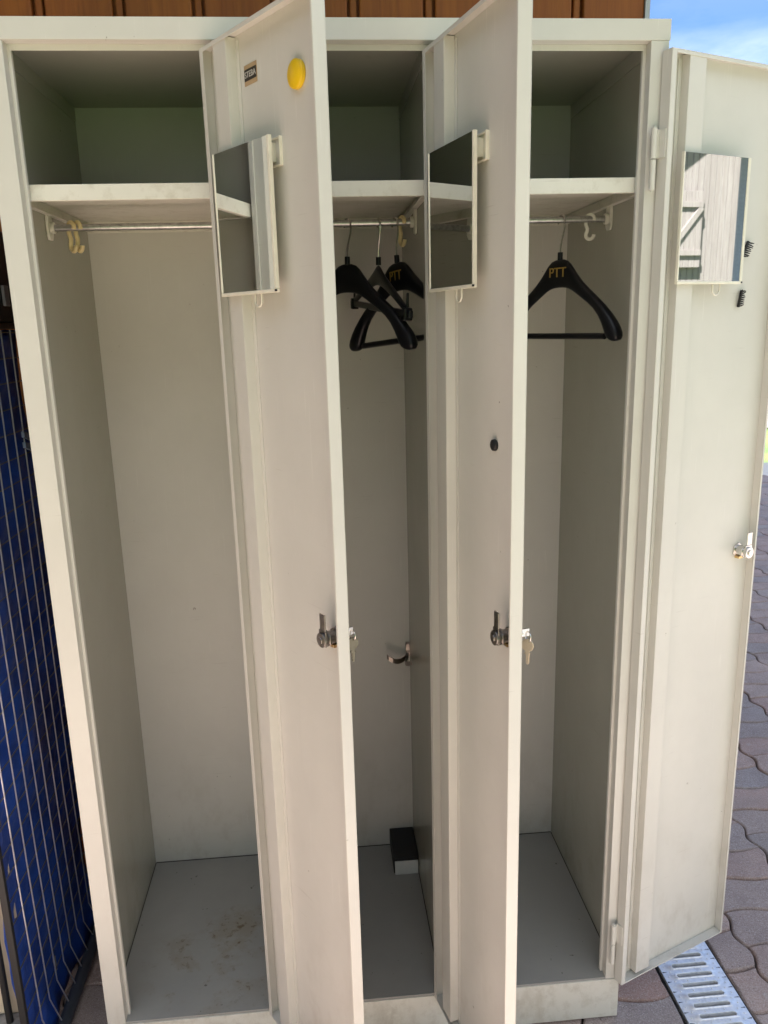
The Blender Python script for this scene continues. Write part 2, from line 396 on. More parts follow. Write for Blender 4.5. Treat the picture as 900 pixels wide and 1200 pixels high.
# ------------------------------------------------------------------ doors (local x = -distance from hinge, y = towards inner face)
def door(i):
    dm = MB(); t = .0010; h0, h1 = DZ0, DZ1
    dm.box(-DW, 0, 0, t, h0, h1)                                       # outer sheet
    dm.box(-t, 0, t, DT, h0, h1)                                       # hinge flange
    dm.box(-.0100, -t, DT-t, DT, h0+.0006, h1-.0006)                   # hinge return lip
    dm.box(-DW, -DW+t, t, DT, h0, h1)                                  # free flange
    dm.box(-DW+t, -DW+.0042, DT-t, DT, h0+.0006, h1-.0006)
    dm.box(-DW+t, -t, t, DT, h1-t, h1); dm.box(-DW+.0045, -.0103, DT-t, DT, h1-.0060, h1-t)
    dm.box(-DW+t, -t, t, DT, h0, h0+t); dm.box(-DW+.0045, -.0103, DT-t, DT, h0+t, h0+.0030)
    o = dm.build('door', M_paint, locker, bevel=.0007)
    o.location = (HX[i], 0, 0); o.rotation_euler = (0, 0, ANG[i])
    if i == 2: o.location = (HX[i]+.001, -.004, 0)
    sm = MB(); z0, z1 = h0+.010, h1-.0022                               # hat-shaped stiffener
    s0, s1 = .0385, .0735
    sm.box(-s1, -s0, DT-.0022, DT-.0012, z0, z1)
    sm.box(-s0-.001, -s0, t+.0002, DT-.0022, z0, z1); sm.box(-s1, -s1+.001, t+.0002, DT-.0022, z0, z1)
    sm.box(-s1-.0085, -s1, t+.0002, t+.0014, z0+.004, z1-.004); sm.box(-s0, -s0+.0075, t+.0002, t+.0014, z0+.004, z1-.004)
    sm.build('stiffener', M_paint, o, bevel=.0006)
    for zc in (1.605, .187):                                           # loose-pin hinges
        hm = MB(); ax, ay = .0118, .0030
        hm.cyl((ax, ay, zc+.0008), (0, 0, 1), .0044, .043, 16); hm.cyl((ax, ay, zc-.0438), (0, 0, 1), .0044, .043, 16)
        hm.cyl((ax, ay, zc+.0438), (0, 0, 1), .0026, .0022, 12); hm.cyl((ax, ay, zc-.0460), (0, 0, 1), .0026, .0022, 12)
        hm.box(.0002, ax, ay-.0010, ay+.0006, zc+.002, zc+.0425)
        hm.box(.0002, .0018, ay+.0006, ay+.0128, zc+.002, zc+.0425); hm.cyl((.0018, ay+.0085, zc+.022), (1, 0, 0), .0019, .0006, 10)
        hm.build('hinge', M_paint, o, smooth=True)
    ls, lz = -.2545, .945                                             # cam lock
    lm = MB()
    lm.cyl((ls, t, lz), (0, 1, 0), .0140, .0032, 6)
    lm.cyl((ls, t+.003, lz), (0, 1, 0), .0098, .0215, 20)
    lm.cyl((ls, .0170, lz), (0, 1, 0), .0126, .0030, 6)
    lm.cyl((ls, .0256, lz), (0, 1, 0), .0108, .0030, 20)
    lm.cyl((ls, .0286, lz), (0, 1, 0), .0055, .0020, 6)
    lm.cyl((ls, -.0105, lz), (0, 1, 0), .0100, .0110, 20)              # barrel head outside
    lm.build('cam_lock', M_darksteel if i < 2 else M_chrome, o, smooth=True, bevel=.0005)
    cm = MB(); cm.box(ls-.0085, ls+.0085, .0236, .0256, lz-.0100, lz+.014); cm.box(ls-.0075, ls+.0055, .0236, .0256, lz+.014, lz+.038)
    tb = MB(); tb.box(ls-.006, ls+.006, t+.0002, .0110, lz-.0150, lz-.0105); tb.build('lock_clip', M_brass, o, bevel=.0004)
    cm.build('latch_cam', M_darksteel if i < 2 else M_chrome, o, bevel=.0006)
    return o
doors = [door(i) for i in range(3)]

# nameplate on the left door
pl = MB(); pl.box(-.0165, .0165, 0, .0006, -.0125, .0125); plate = pl.build('nameplate', M_tan, doors[0])
plate.location = (-.1090, .00115, 1.7015)
pb = MB(); pb.box(-.0155, .0155, .0006, .0010, -.0070, .0070); pb.build('nameplate_band', M_label, plate)
Mt = Matrix(((-1, 0, 0, 0), (0, 0, 1, .00115), (0, 1, 0, 0), (0, 0, 0, 1)))
tx = text('nameplate_lettering', 'STEBA', .0105, M_silver, plate, Mt, .0002, width=.0285)

def on_door(i, name, s, off, z, parent=None):
    """an Empty standing on door i at distance s from its hinge edge, off in front of its outer sheet"""
    a = ANG[i]; l = doors[i].location
    e = empty(name, (l.x - s*math.cos(a) - off*math.sin(a), l.y - s*math.sin(a) + off*math.cos(a), z), a)
    return e

# ------------------------------------------------------------------ mirrors hung on the doors
def mirror():
    r = empty('mirror')
    w2, h, t = .0748, .194, .0042
    g = MB(); g.box(-w2+.0022, w2-.0022, -.0010, .0008, .0042, h-.0004); g.build('mirror_glass', M_mirror, r)
    f = MB(); f.box(-w2, w2, -.0035, .0024, 0, .0046); f.box(-w2+.001, w2-.001, -.0034, -.0012, .0046, h-.001)
    f.box(-w2, -w2+.0050, -.0035, .0020, .0047, h); f.box(w2-.0026, w2, -.0035, .0020, .0047, h)
    f.build('frame', M_mframe, r, bevel=.0007)
    c = MB(); c.box(-w2-.0003, -w2+.0036, .0008, .00255, .0012, .0040); c.build('frame_corner', M_matblack, r)
    lp = MB(); pts = [(-.020+.0085*math.cos(a), -.0030, -.0085+.0085*math.sin(a)) for a in [math.pi + math.pi*k/14 for k in range(15)]]
    pts = [(-.0285, -.0030, .003)] + pts + [(-.0115, -.0030, .003)]
    lp.tube(pts, .0014, 8); lp.build('lower_loop', M_clear, r, smooth=True)
    tb = MB(); x0, x1, z0, z1 = -.0715, -.030, .160, .1955
    tb.box(x0, x1, -.0229, -.0220, z0, z1)
    tb.box(x0, x0+.0022, -.0220, -.0170, z0, z1); tb.box(x0+.0022, x1, -.0220, -.0180, z0, z0+.0020); tb.box(x0+.0022, x1, -.0220, -.0180, z1-.0020, z1)
    tb.box(-.055, -.036, -.0220, -.0036, z0+.006, z1-.006)
    tb.build('hanger_clip', M_mframe, r, bevel=.0005)
    return r
mir = mirror()
mlab = ['ivory framed mirror on the left door, below the yellow disc', 'ivory framed mirror on the middle door, above the black plug', 'ivory framed mirror on the right door, reflecting a sunlit boarded house']
for i, (s, z) in enumerate(((.1068, 1.4175), (.1080, 1.4170), (.1042, 1.4215))):
    mm = mir if i == 0 else copy_tree(mir)
    e = on_door(i, 'tmp', s, .0240, z); mm.location = e.location; mm.rotation_euler = (0, 0, ANG[i] + (R(1.3), R(.5), 0)[i]); bpy.data.objects.remove(e)
    tag(mm, mlab[i], 'mirror', 'mirrors hung on the locker doors')

# ------------------------------------------------------------------ small things stuck on the doors
e = on_door(0, 'tmp', .2235, .0011, 1.6738)
mg = MB(); mg.cyl((0, 0, 0), (0, 1, 0), .0168, .0062, 40); mg.cyl((0, .0062, 0), (0, 1, 0), .0160, .0008, 40, .0150)
o = mg.build('magnet', M_yellow, smooth=True, bevel=.0008); o.location = e.location; o.rotation_euler = e.rotation_euler; bpy.data.objects.remove(e)
tag(o, 'round bright yellow magnet near the top of the left door', 'magnet')
e = on_door(1, 'tmp', .2035, .0011, 1.2062)
mg = MB(); mg.cyl((0, 0, 0), (0, 1, 0), .0082, .0050, 12); mg.cyl((0, .0050, 0), (0, 1, 0), .0072, .0012, 12, .006)
o = mg.build('magnet', M_matblack, bevel=.0008); o.location = e.location; o.rotation_euler = e.rotation_euler; bpy.data.objects.remove(e)
tag(o, 'small round black plug magnet halfway up the middle door', 'magnet')
def clip(s, z, tilt, seed, label, one_sided):
    rnd = random.Random(seed); e = on_door(2, 'tmp', s, .0011, z)
    mb = MB(); L = .028
    mb.tube([(0, .0030, -L/2), (0.0006, .0034, 0), (0, .0030, L/2)], .0024, 8)
    n = 8
    for k in range(n):
        zz = -L/2 + L*(k+.5)/n
        for sd in ((-1,) if one_sided else (-1, 1)):
            ln = (.0108 if one_sided else .0066)*rnd.uniform(.8, 1.1)*(1 if sd < 0 else .6)
            mb.tube([(0, .0032, zz), (sd*ln*.5, .0058, zz+.0012), (sd*ln, .0070, zz+.0030*rnd.uniform(.5, 1.3))], [.0016, .0013, .0007], 6)
    o = mb.build('hair_clip', M_matblack, smooth=True); o.location = e.location
    o.rotation_euler = (Matrix.Rotation(ANG[2], 3, 'Z') @ Matrix.Rotation(tilt, 3, 'Y')).to_euler(); bpy.data.objects.remove(e)
    tag(o, label, 'hair clip', 'black comb clips on the right door')
clip(.2075, 1.4790, R(-28), 1, 'thick slanted black comb clip beside the right door mirror', True)
clip(.2045, 1.3985, R(-12), 2, 'thin upright black comb clip below and right of the right door mirror', False)

# keys in the outer lock heads
def key(i, matk, label, swing):
    a = ANG[i]; e = on_door(i, 'key', .2545, -.0105, .945)
    r = MB(); r.cyl((0, -.004, 0), (0, 1, 0), .0062, .0042, 20); r.box(-.0011, .0011, -.0165, -.004, -.0055, .0055)
    r.build('key_blade', M_chrome, e, smooth=True)
    r = MB(); r.tube([(.0078*math.cos(t), -.0150, -.0068+.0078*math.sin(t)) for t in [2*math.pi*k/24 for k in range(25)]], .0008, 6, cap=False)
    r.build('key_ring', M_chrome, e, smooth=True)
    k = MB()
    bow = [(.0112*math.cos(t), -.024+.0112*math.sin(t)*1.0) for t in [math.pi*2*j/22 + .3 for j in range(22)]]
    bow = [p for p in bow if not (abs(p[0]) < .0036 and p[1] < -.03)]
    bow.sort(key=lambda p: math.atan2(p[1]+.024, p[0]) % (2*math.pi) if True else 0)
    # bow outline, then the toothed blade inserted at the bottom
    out = []; done = False
    for p in sorted(bow, key=lambda p: (math.atan2(p[1]+.024, p[0]) + math.pi*1.5) % (2*math.pi), reverse=False):
        out.append(p)
    blade = [(-.0036, -.0350), (-.0036, -.0375), (-.0052, -.0378), (-.0052, -.0395), (-.0036, -.0400), (-.0036, -.0560), (-.0010, -.0590), (.0012, -.0570), (.0024, -.0552), (.0014, -.0530), (.0028, -.0505), (.0016, -.0480), (.0030, -.0455), (.0020, -.0430), (.0036, -.0400), (.0052, -.0395), (.0052, -.0378), (.0036, -.0375), (.0036, -.0350)]
    right = [p for p in bow if p[0] >= 0]; left = [p for p in bow if p[0] < 0]
    right.sort(key=lambda p: p[1]); left.sort(key=lambda p: -p[1])
    poly = blade + right + left
    Mk = Matrix.Rotation(swing, 4, 'Z') @ Matrix(((1, 0, 0, 0), (0, 0, 1, 0), (0, 1, 0, 0), (0, 0, 0, 1)))
    Mk = Matrix.Translation((0, -.0150, .0025)) @ Mk
    k.prism([(x*.82, -.013+(y+.013)*.84) for x, y in poly], Mk, .0020)
    k.build('spare_key', matk, e, bevel=.0003)
    tag(e, label, 'key', 'keys left in the door locks')
key(0, M_keynickel, 'dull grey key hanging at the outside of the left door lock', R(78))
key(1, M_keypale, 'pale brass key hanging at the outside of the middle door lock', R(40))

# ------------------------------------------------------------------ coat hangers
def hook_wire(neck_z, dx=.0):
    """wire from the neck up and round the rail centre (0,0,0): in the local x-z plane"""
    r = .0078
    pts = [(0, 0, neck_z), (0, 0, neck_z+.010), (.001, 0, neck_z*.72), (.0045, 0, neck_z*.50), (.0085, 0, neck_z*.28), (.0092, 0, -.004)]
    pts += [(r*1.1*math.cos(a), 0, r*math.sin(a)*1.0) for a in [math.pi*k/12 for k in range(0, 16)]]
    # Catmull-Rom smoothing
    P = [Vector(p) for p in pts]; out = []
    for i in range(len(P)-1):
        p0, p1, p2, p3 = P[max(i-1, 0)], P[i], P[i+1], P[min(i+2, len(P)-1)]
        for t in (0, .33, .66):
            out.append(.5*((2*p1)+(p2-p0)*t+(2*p0-5*p1+4*p2-p3)*t*t+(3*p1-p0-3*p2+p3)*t**3))
    out.append(P[-1]); return out

def loft(mb, st, n=14):
    """st: list of (top(x,z), bottom(x,z), half thickness)"""
    rings = []
    for (tx_, tz), (bx, bz), th in st:
        c = Vector(((tx_+bx)/2, 0, (tz+bz)/2)); u = Vector((tx_-bx, 0, tz-bz))/2
        ring = []
        for k in range(n):
            a = 2*math.pi*k/n; ca, sa = math.cos(a), math.sin(a)
            ca = math.copysign(abs(ca)**.8, ca); sa = math.copysign(abs(sa)**.8, sa)
            ring.append(mb.bm.verts.new(c + u*ca + Vector((0, th*sa, 0))))
        rings.append(ring)
    for a, b in zip(rings, rings[1:]):
        for k in range(n): mb.bm.faces.new((a[k], a[(k+1)%n], b[(k+1)%n], b[k]))
    mb.bm.faces.new(rings[0][::-1]); mb.bm.faces.new(rings[-1])

def broad_hanger(lettering, c=.50, bar=True, tw=.033):
    """c: ratio of drawn to true width; local origin on the rail"""
    r = empty('coat_hanger'); k = .00156; z0 = -.0665
    half = [((0, 0), (0, 33), .0062), ((9.5, 1.0), (8, 33.4), .0062), ((15, 11), (15, 37), .0068), ((24, 27), (26, 46.5), .0075),
            ((42, 45), (41, 58.5), .0085), ((58, 64), (49.5, 75.5), .0118), ((66.5, 80), (53, 89), .0135), ((68, 88), (57, 93.5), .0115), ((66, 93), (62, 94.5), .006)]
    f = lambda p, s: (s*p[0]*k/c, z0 - p[1]*k)
    st = [(f(a, -1), f(b, -1), t) for a, b, t in half[:0:-1]] + [(f(a, 1), f(b, 1), t) for a, b, t in half]
    mb = MB(); loft(mb, st); mb.build('hanger_body', M_blackpl, r, smooth=True, sub=1)
    mb = MB(); mb.cyl((0, 0, z0-.003), (0, 0, 1), .0048, .014, 16); mb.build('neck_collar', M_blackpl, r, smooth=True)
    mb = MB(); mb.tube(hook_wire(z0+.008), .00165, 8); mb.build('hook', M_chrome, r, smooth=True)
    if bar:
        mb = MB(); zb = z0-88.5*k; mb.tube([(-51*k/c, 0, zb), (51*k/c, 0, zb)], .0056, 12); mb.build('trouser_bar', M_blackpl, r, smooth=True)
    if lettering:
        Mt = Matrix(((1, 0, 0, 0), (0, 0, -1, -.0064), (0, 1, 0, z0-16*k), (0, 0, 0, 1)))
        text('lettering', 'PTT', .024, M_gold, r, Mt, .0006, width=tw)
    return r
def put(h, x, rz, label, tilt=0.0):
    h.location = (x, RY, RZ-.0008); h.rotation_euler = (0, tilt, rz)
    tag(h, label, 'coat hanger', 'black coat hangers on the rails')
hr = broad_hanger(True, .71, tw=.041)
put(hr, .9015, R(-62), 'black broad shouldered hanger with gold letters, alone in the right compartment')
ha = broad_hanger(False, .64, bar=False)
put(ha, .5145, R(-48), 'black broad hanger without bar or letters, foremost in the middle compartment', R(2))
hc = broad_hanger(True, .64)
put(hc, .5985, R(-58), 'black broad hanger with gold letters and bar, rightmost in the middle compartment', R(-5))
hb = empty('coat_hanger')
mb = MB(); z0 = -.068; k = .00156
half = [((0, 0), (0, 25), .004), ((8, 4), (8, 25), .004), ((20, 12), (20, 27), .004), ((60, 28), (60, 38), .004), ((100, 45), (100, 53), .004), ((106, 49), (106, 54), .003)]
f = lambda p, s: (s*p[0]*k, z0 - p[1]*k)
st = [(f(a, -1), f(b, -1), t) for a, b, t in half[:0:-1]] + [(f(a, 1), f(b, 1), t) for a, b, t in half]
loft(mb, st, 10); mb.build('hanger_body', M_blackpl, hb, smooth=True, sub=1)
mb = MB(); mb.cyl((0, 0, z0-.003), (0, 0, 1), .0048, .014, 16); mb.build('neck_collar', M_blackpl, hb, smooth=True)
mb = MB(); mb.tube(hook_wire(z0+.008), .00165, 8); mb.build('hook', M_chrome, hb, smooth=True)
mb = MB(); zb = z0-.078; mb.box(-.168, .168, -.004, .004, zb-.006, zb+.006); mb.build('trouser_bar', M_blackpl, hb, bevel=.002)
for s in (-1, 1):
    mb = MB(); mb.box(s*.150-.006, s*.150+.006, -.007, .007, zb-.011, zb+.010); mb.box(s*.150-.003, s*.150+.003, -.002, .002, zb+.010, zb+.034)
    mb.build('clamp', M_blackpl, hb, bevel=.0015)
put(hb, .5705, R(-76), 'slim black clamp hanger between the two broad hangers', R(5))
hb.location.y = RY

# plastic hooks hung on the rails
def s_hook(x, yaw, mat, label, sc=1.03):
    r1 = .0085
    pts = [(0, r1*math.cos(a), r1*math.sin(a)) for a in [R(200) - R(18)*k for k in range(12)]]
    pts += [(0, .0075, -.010), (0, .004, -.018)]
    pts += [(0, -.001+.0080*math.cos(a)*-1*-1, -.0290+.0085*math.sin(a)) for a in [R(40) - R(22)*k for k in range(11)]]
    mb = MB(); mb.tube([(x_*sc, y_*sc, z_*sc) for x_, y_, z_ in pts], .0036*sc, 10, up=(1, 0, 0))
    o = mb.build('rail_hook', mat, smooth=True); o.location = (x, RY, RZ); o.rotation_euler = (0, 0, yaw)
    tag(o, label, 'hook', 'plastic hooks on the clothes rails')
s_hook(.0400, R(48), M_ivory, 'yellowed plastic hook nearest the left wall of the left compartment')
s_hook(.0510, R(44), M_ivory, 'yellowed plastic hook just right of its twin in the left compartment')
s_hook(.6120, R(24), M_ivory, 'yellowed plastic hook beside the hangers in the middle compartment')
s_hook(.9545, R(55), M_white, 'white plastic hook on the rail of the right compartment', .92)

# box on the middle floor
bx = empty('small_box', (.609, .398, FZ+.0004))
mb = MB(); mb.box(-.0275, .0275, -.0545, .0590, 0, .036); mb.build('box_body', M_card, bx, bevel=.001)
mb = MB(); mb.box(-.0300, .0285, -.0535, .0595, .0365, .046); mb.box(-.0300, -.0277, -.0535, .0595, .004, .0365); mb.build('lid', M_matblack, bx, bevel=.0015)
tag(bx, 'black box with a pale end lying in the back corner of the middle compartment', 'box')

# ------------------------------------------------------------------ ground
def sheet(name, x0, x1, y0, y1, z, mat, zt=.0):
    mb = MB(); v = [mb.bm.verts.new(p) for p in ((x0, y0, z), (x1, y0, z), (x1, y1, z), (x0, y1, z))]; mb.bm.faces.new(v)
    return tag(mb.build(name, mat), kind='structure')
sheet('ground', -400, 400, -400, 400, -.060, M_grass)
sheet('paving_bed', -8, 1.1282, -9, 5.15, -.0140, M_joint); sheet('paving_bed', 1.2648, 9, -9, 5.15, -.0140, M_joint)
sheet('road', -8, 40, 5.15, 5.85, -.030, M_asphalt)
sheet('gravel_path', 3, 40, 8.2, 12, -.045, M_concrete)

DX0, DX1 = 1.1290, 1.2640                                             # the drain channel
def pavers():
    bm = bmesh.new(); tone = bm.faces.layers.float.new('tone'); rnd = random.Random(3)
    PX, PY = .212, .1055
    def warp(x, y, ix):
        return (x + .0085*math.sin(2*math.pi*(y-.212)/PY*.5*2 + .4) * 1.0, y + .0075*math.sin(2*math.pi*(x-1.345)/PX + .2))
    def place(i, j):
        x0 = 1.345 + i*PX; x1 = x0 + PX
        y0 = .1427 + j*PY + (PY/2 if i % 2 else 0); y1 = y0 + PY
        near = -.6 < x0 < 2.9 and -1.0 < y0 < 3.6
        n = 8 if near else 3
        g = .0022
        P = [(x0+(x1-x0)*k/n, y0) for k in range(n)] + [(x1, y0+(y1-y0)*k/n) for k in range(n)] + [(x1-(x1-x0)*k/n, y1) for k in range(n)] + [(x0, y1-(y1-y0)*k/n) for k in range(n)]
        cx_, cy_ = (x0+x1)/2, (y0+y1)/2
        W_ = [warp(x, y, i) for x, y in P]
        if max(p[0] for p in W_) > DX0-.002 and min(p[0] for p in W_) < DX1+.002:
            if cx_ < (DX0+DX1)/2: W_ = [(min(x, DX0-.003), y) for x, y in W_]
            else: W_ = [(max(x, DX1+.003), y) for x, y in W_]
            if max(p[0] for p in W_) - min(p[0] for p in W_) < .02: return
        cx_ = sum(p[0] for p in W_)/len(W_); cy_ = sum(p[1] for p in W_)/len(W_)
        dz = rnd.uniform(-.0016, .0012); tx_, ty_ = rnd.uniform(-.008, .008), rnd.uniform(-.008, .008); tn = rnd.random()
        def ring(ins, z):
            r = []
            for x, y in W_:
                d = math.hypot(x-cx_, y-cy_); k = (d-ins)/d
                X, Y = cx_+(x-cx_)*k, cy_+(y-cy_)*k
                r.append(bm.verts.new((X, Y, z + dz + (X-cx_)*tx_ + (Y-cy_)*ty_)))
            return r
        rs = [ring(g, -.014), ring(g, -.0050), ring(g+.0018, -.0018), ring(g+.0050, 0)] if near else [ring(g, -.014), ring(g+.002, 0)]
        m_ = len(W_)
        for a, b in zip(rs, rs[1:]):
            for k in range(m_):
                f_ = bm.faces.new((a[k], a[(k+1) % m_], b[(k+1) % m_], b[k])); f_[tone] = tn; f_.smooth = True
        f_ = bm.faces.new(rs[-1]); f_[tone] = tn
    for i in range(-30, 19):
        for j in range(-62, 47):
            x0 = 1.345 + i*PX; y0 = .1427 + j*PY
            if -5 < x0 < 5.2 and -4.5 < y0 < 5.05 and not (x0 < .6 and y0 > .6): place(i, j)
    me = bpy.data.meshes.new('pavement'); bm.to_mesh(me); bm.free(); me.materials.append(M_paver)
    o = bpy.data.objects.new('pavement', me); COL.objects.link(o); tag(o, kind='structure')
pavers()
sheet('lawn', -8, 9, -9, -2.7, .003, M_grass)
sheet('added_dark_ground', 1.36, 9, -2.69, -.62, .004, simple('dark_ground_grey', (.17, .165, .17), .9, 0, .45, 60, .6))  # unseen grey ground added to cut bounce light on the right door

# drain grate
def grate():
    root = empty('drain_grate', ((DX0+DX1)/2, 0, 0))
    tag(root, 'galvanised slotted drain grate set in the paving beside the locker', 'drain')
    p, hw, sx, sr = .02545, .0650, .0380, .0046
    cx_ = 1.1968-(DX0+DX1)/2
    ymin = -1.0; y_first = .1336 - 44*p
    mb = MB(); bm = mb.bm
    N = 28
    def stad(r, ex):
        out = []
        for k in range(N):
            a = 2*math.pi*(k+.5)/N; c_, s_ = math.cos(a), math.sin(a)
            out.append((math.copysign(ex-sr, c_) + r*c_, r*s_))
        return out
    for q in range(0, 62):
        yc = y_first + q*p
        if abs(((q - 50) % 20)) < .5 and q != 44: pass
        rect = []
        for x, y in stad(sr, sx):
            # outward map on the cell rectangle
            if abs(y)/(p/2) >= max(0, (abs(x)-(sx-sr)))/(hw-(sx-sr)): 
                k_ = (p/2)/abs(y); X = x if abs(x) <= sx-sr else math.copysign(sx-sr, x)+(x-math.copysign(sx-sr, x))*k_
                X = math.copysign(min(abs(X), hw), X); rect.append((X, math.copysign(p/2, y)))
            else:
                k_ = (hw-(sx-sr))/(abs(x)-(sx-sr)); rect.append((math.copysign(hw, x), max(-p/2, min(p/2, y*k_))))
        rings = [(rect, 0), (stad(sr+.0034, sx+.0034), 0), (stad(sr+.0022, sx+.0022), .0016), (stad(sr+.0006, sx+.0006), .0018), (stad(sr, sx), .0006), (stad(sr, sx), -.010)]
        V = [[bm.verts.new((cx_*1 + x, yc + y, z)) for x, y in rg] for rg, z in rings]
        for a, b in zip(V, V[1:]):
            for k in range(N):
                try: bm.faces.new((a[k], a[(k+1) % N], b[(k+1) % N], b[k]))
                except ValueError: pass
        # four corner pieces of the cell
        for sx_, sy_ in ((1, 1), (-1, 1), (1, -1), (-1, -1)):
            cand = sorted(zip(rect, V[0]), key=lambda t: (t[0][0]-sx_*hw)**2 + (t[0][1]-sy_*p/2)**2)[:2]
            if all(math.hypot(c_[0][0]-sx_*hw, c_[0][1]-sy_*p/2) > 1e-5 for c_ in cand):
                v = bm.verts.new((cx_+sx_*hw, yc+sy_*p/2, 0)); bm.faces.new((v, cand[0][1], cand[1][1]))
        # punched dimples
        for dx, dy in ((-.0555, 0), (.0555, 0), (-.0480, p/2), (.0480, p/2), (-.020, p/2), (.020, p/2), (.0, p/2)):
            if abs(dx) < .01: continue
            R1 = [bm.verts.new((cx_+dx+.0021*math.cos(2*math.pi*k/8), yc+dy+.0021*math.sin(2*math.pi*k/8), .0001)) for k in range(8)]
            R2 = [bm.verts.new((cx_+dx+.0012*math.cos(2*math.pi*k/8), yc+dy+.0012*math.sin(2*math.pi*k/8), .0013)) for k in range(8)]
            for k in range(8): bm.faces.new((R1[k], R1[(k+1) % 8], R2[(k+1) % 8], R2[k]))
            bm.faces.new(R2)
    bmesh.ops.remove_doubles(bm, verts=bm.verts, dist=.00002)
    ya, yb = y_first-p/2, y_first+61.5*p
    for s in (-1, 1): mb.box(cx_+s*hw-.0007, cx_+s*hw+.0007, ya, yb, -.012, -.0002)
    g_ = mb.build('grate', M_grate, root, smooth=True)
    cb = MB(); cb.box(DX0-(DX0+DX1)/2-.004, DX1-(DX0+DX1)/2+.004, ya-1, yb+3, -.0585, -.0560); cb.box(DX0-(DX0+DX1)/2-.004, DX0-(DX0+DX1)/2-.0005, ya-1, yb+3, -.0559, -.006); cb.box(DX1-(DX0+DX1)/2+.0005, DX1-(DX0+DX1)/2+.004, ya-1, yb+3, -.0559, -.006); cb.build('channel_bottom', M_pit, root)
grate()

# ------------------------------------------------------------------ the boarded house behind the locker
YW = .500; XE = 1.1640
house = empty('timber_house', (-3, 3.3, 0))
tag(house, 'orange brown varnished timber house wall standing behind the locker', 'house')
def kid(mb, name, mat, parent=house, **k):
    o = mb.build(name, mat, parent, **k); o.matrix_parent_inverse = Matrix.Translation(parent.location).inverted(); return o
mb = MB(); pitch = .153; x = XE - .0095
while x > -7:
    mb.box(x-.128, x, YW, YW+.02, .05, 3.05)
    mb.box(x-.1475, x-.1335, YW+.005, YW+.02, .05, 3.05)
    x -= pitch
mb.box(-7, XE-.010, YW+.021, YW+.03, .05, 3.05)
kid(mb, 'cladding', M_wood, bevel=.003)
mb = MB(); mb.box(XE-.0088, XE+.0012, YW-.004, YW+.032, .05, 3.05); kid(mb, 'corner_trim', simple('grey_trim', (.45, .48, .52), .5))
mb = MB(); mb.box(-7, XE-.012, YW+.04, 8.2, -.05, 3.05); kid(mb, 'wall', M_palewood)
mb = MB(); y = YW - .01  # unseen wing added at left to block light and darken the door faces
while y > -2.6:
    mb.box(-3.42, -3.40, y-.128, y, .05, 2.9); mb.box(-3.42, -3.405, y-.1475, y-.1335, .05, 2.9); y -= .153
mb.box(-6.5, -3.421, -2.7, YW-.002, 0, 2.9)
kid(mb, 'side_blocker', M_wood)
mb = MB(); mb.prism([(-6.8, 3.05), (-3.15, 2.90), (-3.15, 3.02), (-6.8, 3.17)], Matrix(((1, 0, 0, 0), (0, 0, 1, -2.95), (0, 1, 0, 0), (0, 0, 0, 1))), 2.65); kid(mb, 'blocker_roof', simple('blocker_tiles', (.14, .07, .05), .8))  # roof of the added wing, also out of view
# roof: ridge along x, boarded soffit and long eave over the locker
mb = MB()
y0, y1, ym, ze, zr = -.24, 8.8, 4.3, 2.62, 5.6
prof = [(y0, ze), (ym, zr), (y1, ze), (y1, ze+.16), (ym, zr+.18), (y0, ze+.16)]
Mr = Matrix(((0, 0, 1, -8), (1, 0, 0, 0), (0, 1, 0, 0), (0, 0, 0, 1)))
mb.prism(prof, Mr, 8+XE+.30); kid(mb, 'roof', simple('roof_tiles', (.14, .07, .05), .8))
mb = MB(); mb.prism([(YW+.04, 3.04), (8.2, 3.04), (ym, zr-.05)], Matrix(((0, 0, 1, XE-.06), (1, 0, 0, 0), (0, 1, 0, 0), (0, 0, 0, 1))), .04); kid(mb, 'gable', M_wood)

# ------------------------------------------------------------------ wire cage with blue cover, left of the locker
CX = -.137
cage = empty('wire_cage', (CX, .22, 0))
tag(cage, 'wire mesh cage lined with dark blue tarpaulin left of the locker', 'cage')
def kc(mb, name, mat, **k): return kid(mb, name, mat, cage, **k)
mb = MB(); y = .030
rnd = random.Random(5)
ys = [.034 + .0455*k for k in range(10)]
for y in ys:
    jig = rnd.uniform(-.002, .002)
    mb.tube([(CX+.020, y+.004, .030), (CX+.004, y, .085+jig*6), (CX, y+jig, .4), (CX-.001, y-jig, .9), (CX, y, 1.380)], .0015, 6)
kc(mb, 'upright_wires', M_galv, smooth=True)
mb = MB(); z = .10
while z < 1.38:
    pts = [(CX-.003+rnd.uniform(-.0008, .0008), y, z+rnd.uniform(-.001, .001)) for y in [-.0115+.0455*k for k in range(11)]]
    mb.tube(pts, .0013, 6); z += .0472
kc(mb, 'cross_wires', simple('dull_wire', (.17, .17, .175), .5, .6), smooth=True)
bm_ = MB(); nx, nz = 30, 60
grid = []
for a in range(nx+1):
    row = []
    for c in range(nz+1):
        y = -.003 + .458*a/nx; z = .004 + 1.376*c/nz
        bul = .007*math.sin((y)/.0455*math.pi)*math.sin(z/.0472*math.pi) + .006*math.sin(y*23+z*5) + .004*math.sin(z*17-y*9)
        row.append(bm_.bm.verts.new((CX-.0245+bul+.022*max(0, 1-z/.12), y, z)))
    grid.append(row)
for a in range(nx):
    for c in range(nz): bm_.bm.faces.new((grid[a][c], grid[a+1][c], grid[a+1][c+1], grid[a][c+1]))
ct = kc(bm_, 'tarpaulin', M_tarp, smooth=True); so = ct.modifiers.new('solid', 'SOLIDIFY'); so.thickness = .002; so.offset = -1
mb = MB(); mb.tube([(CX+.022, -.035, .022), (CX+.022, .465, .022)], .0125, 14); kc(mb, 'bottom_rail', M_rail, smooth=True)
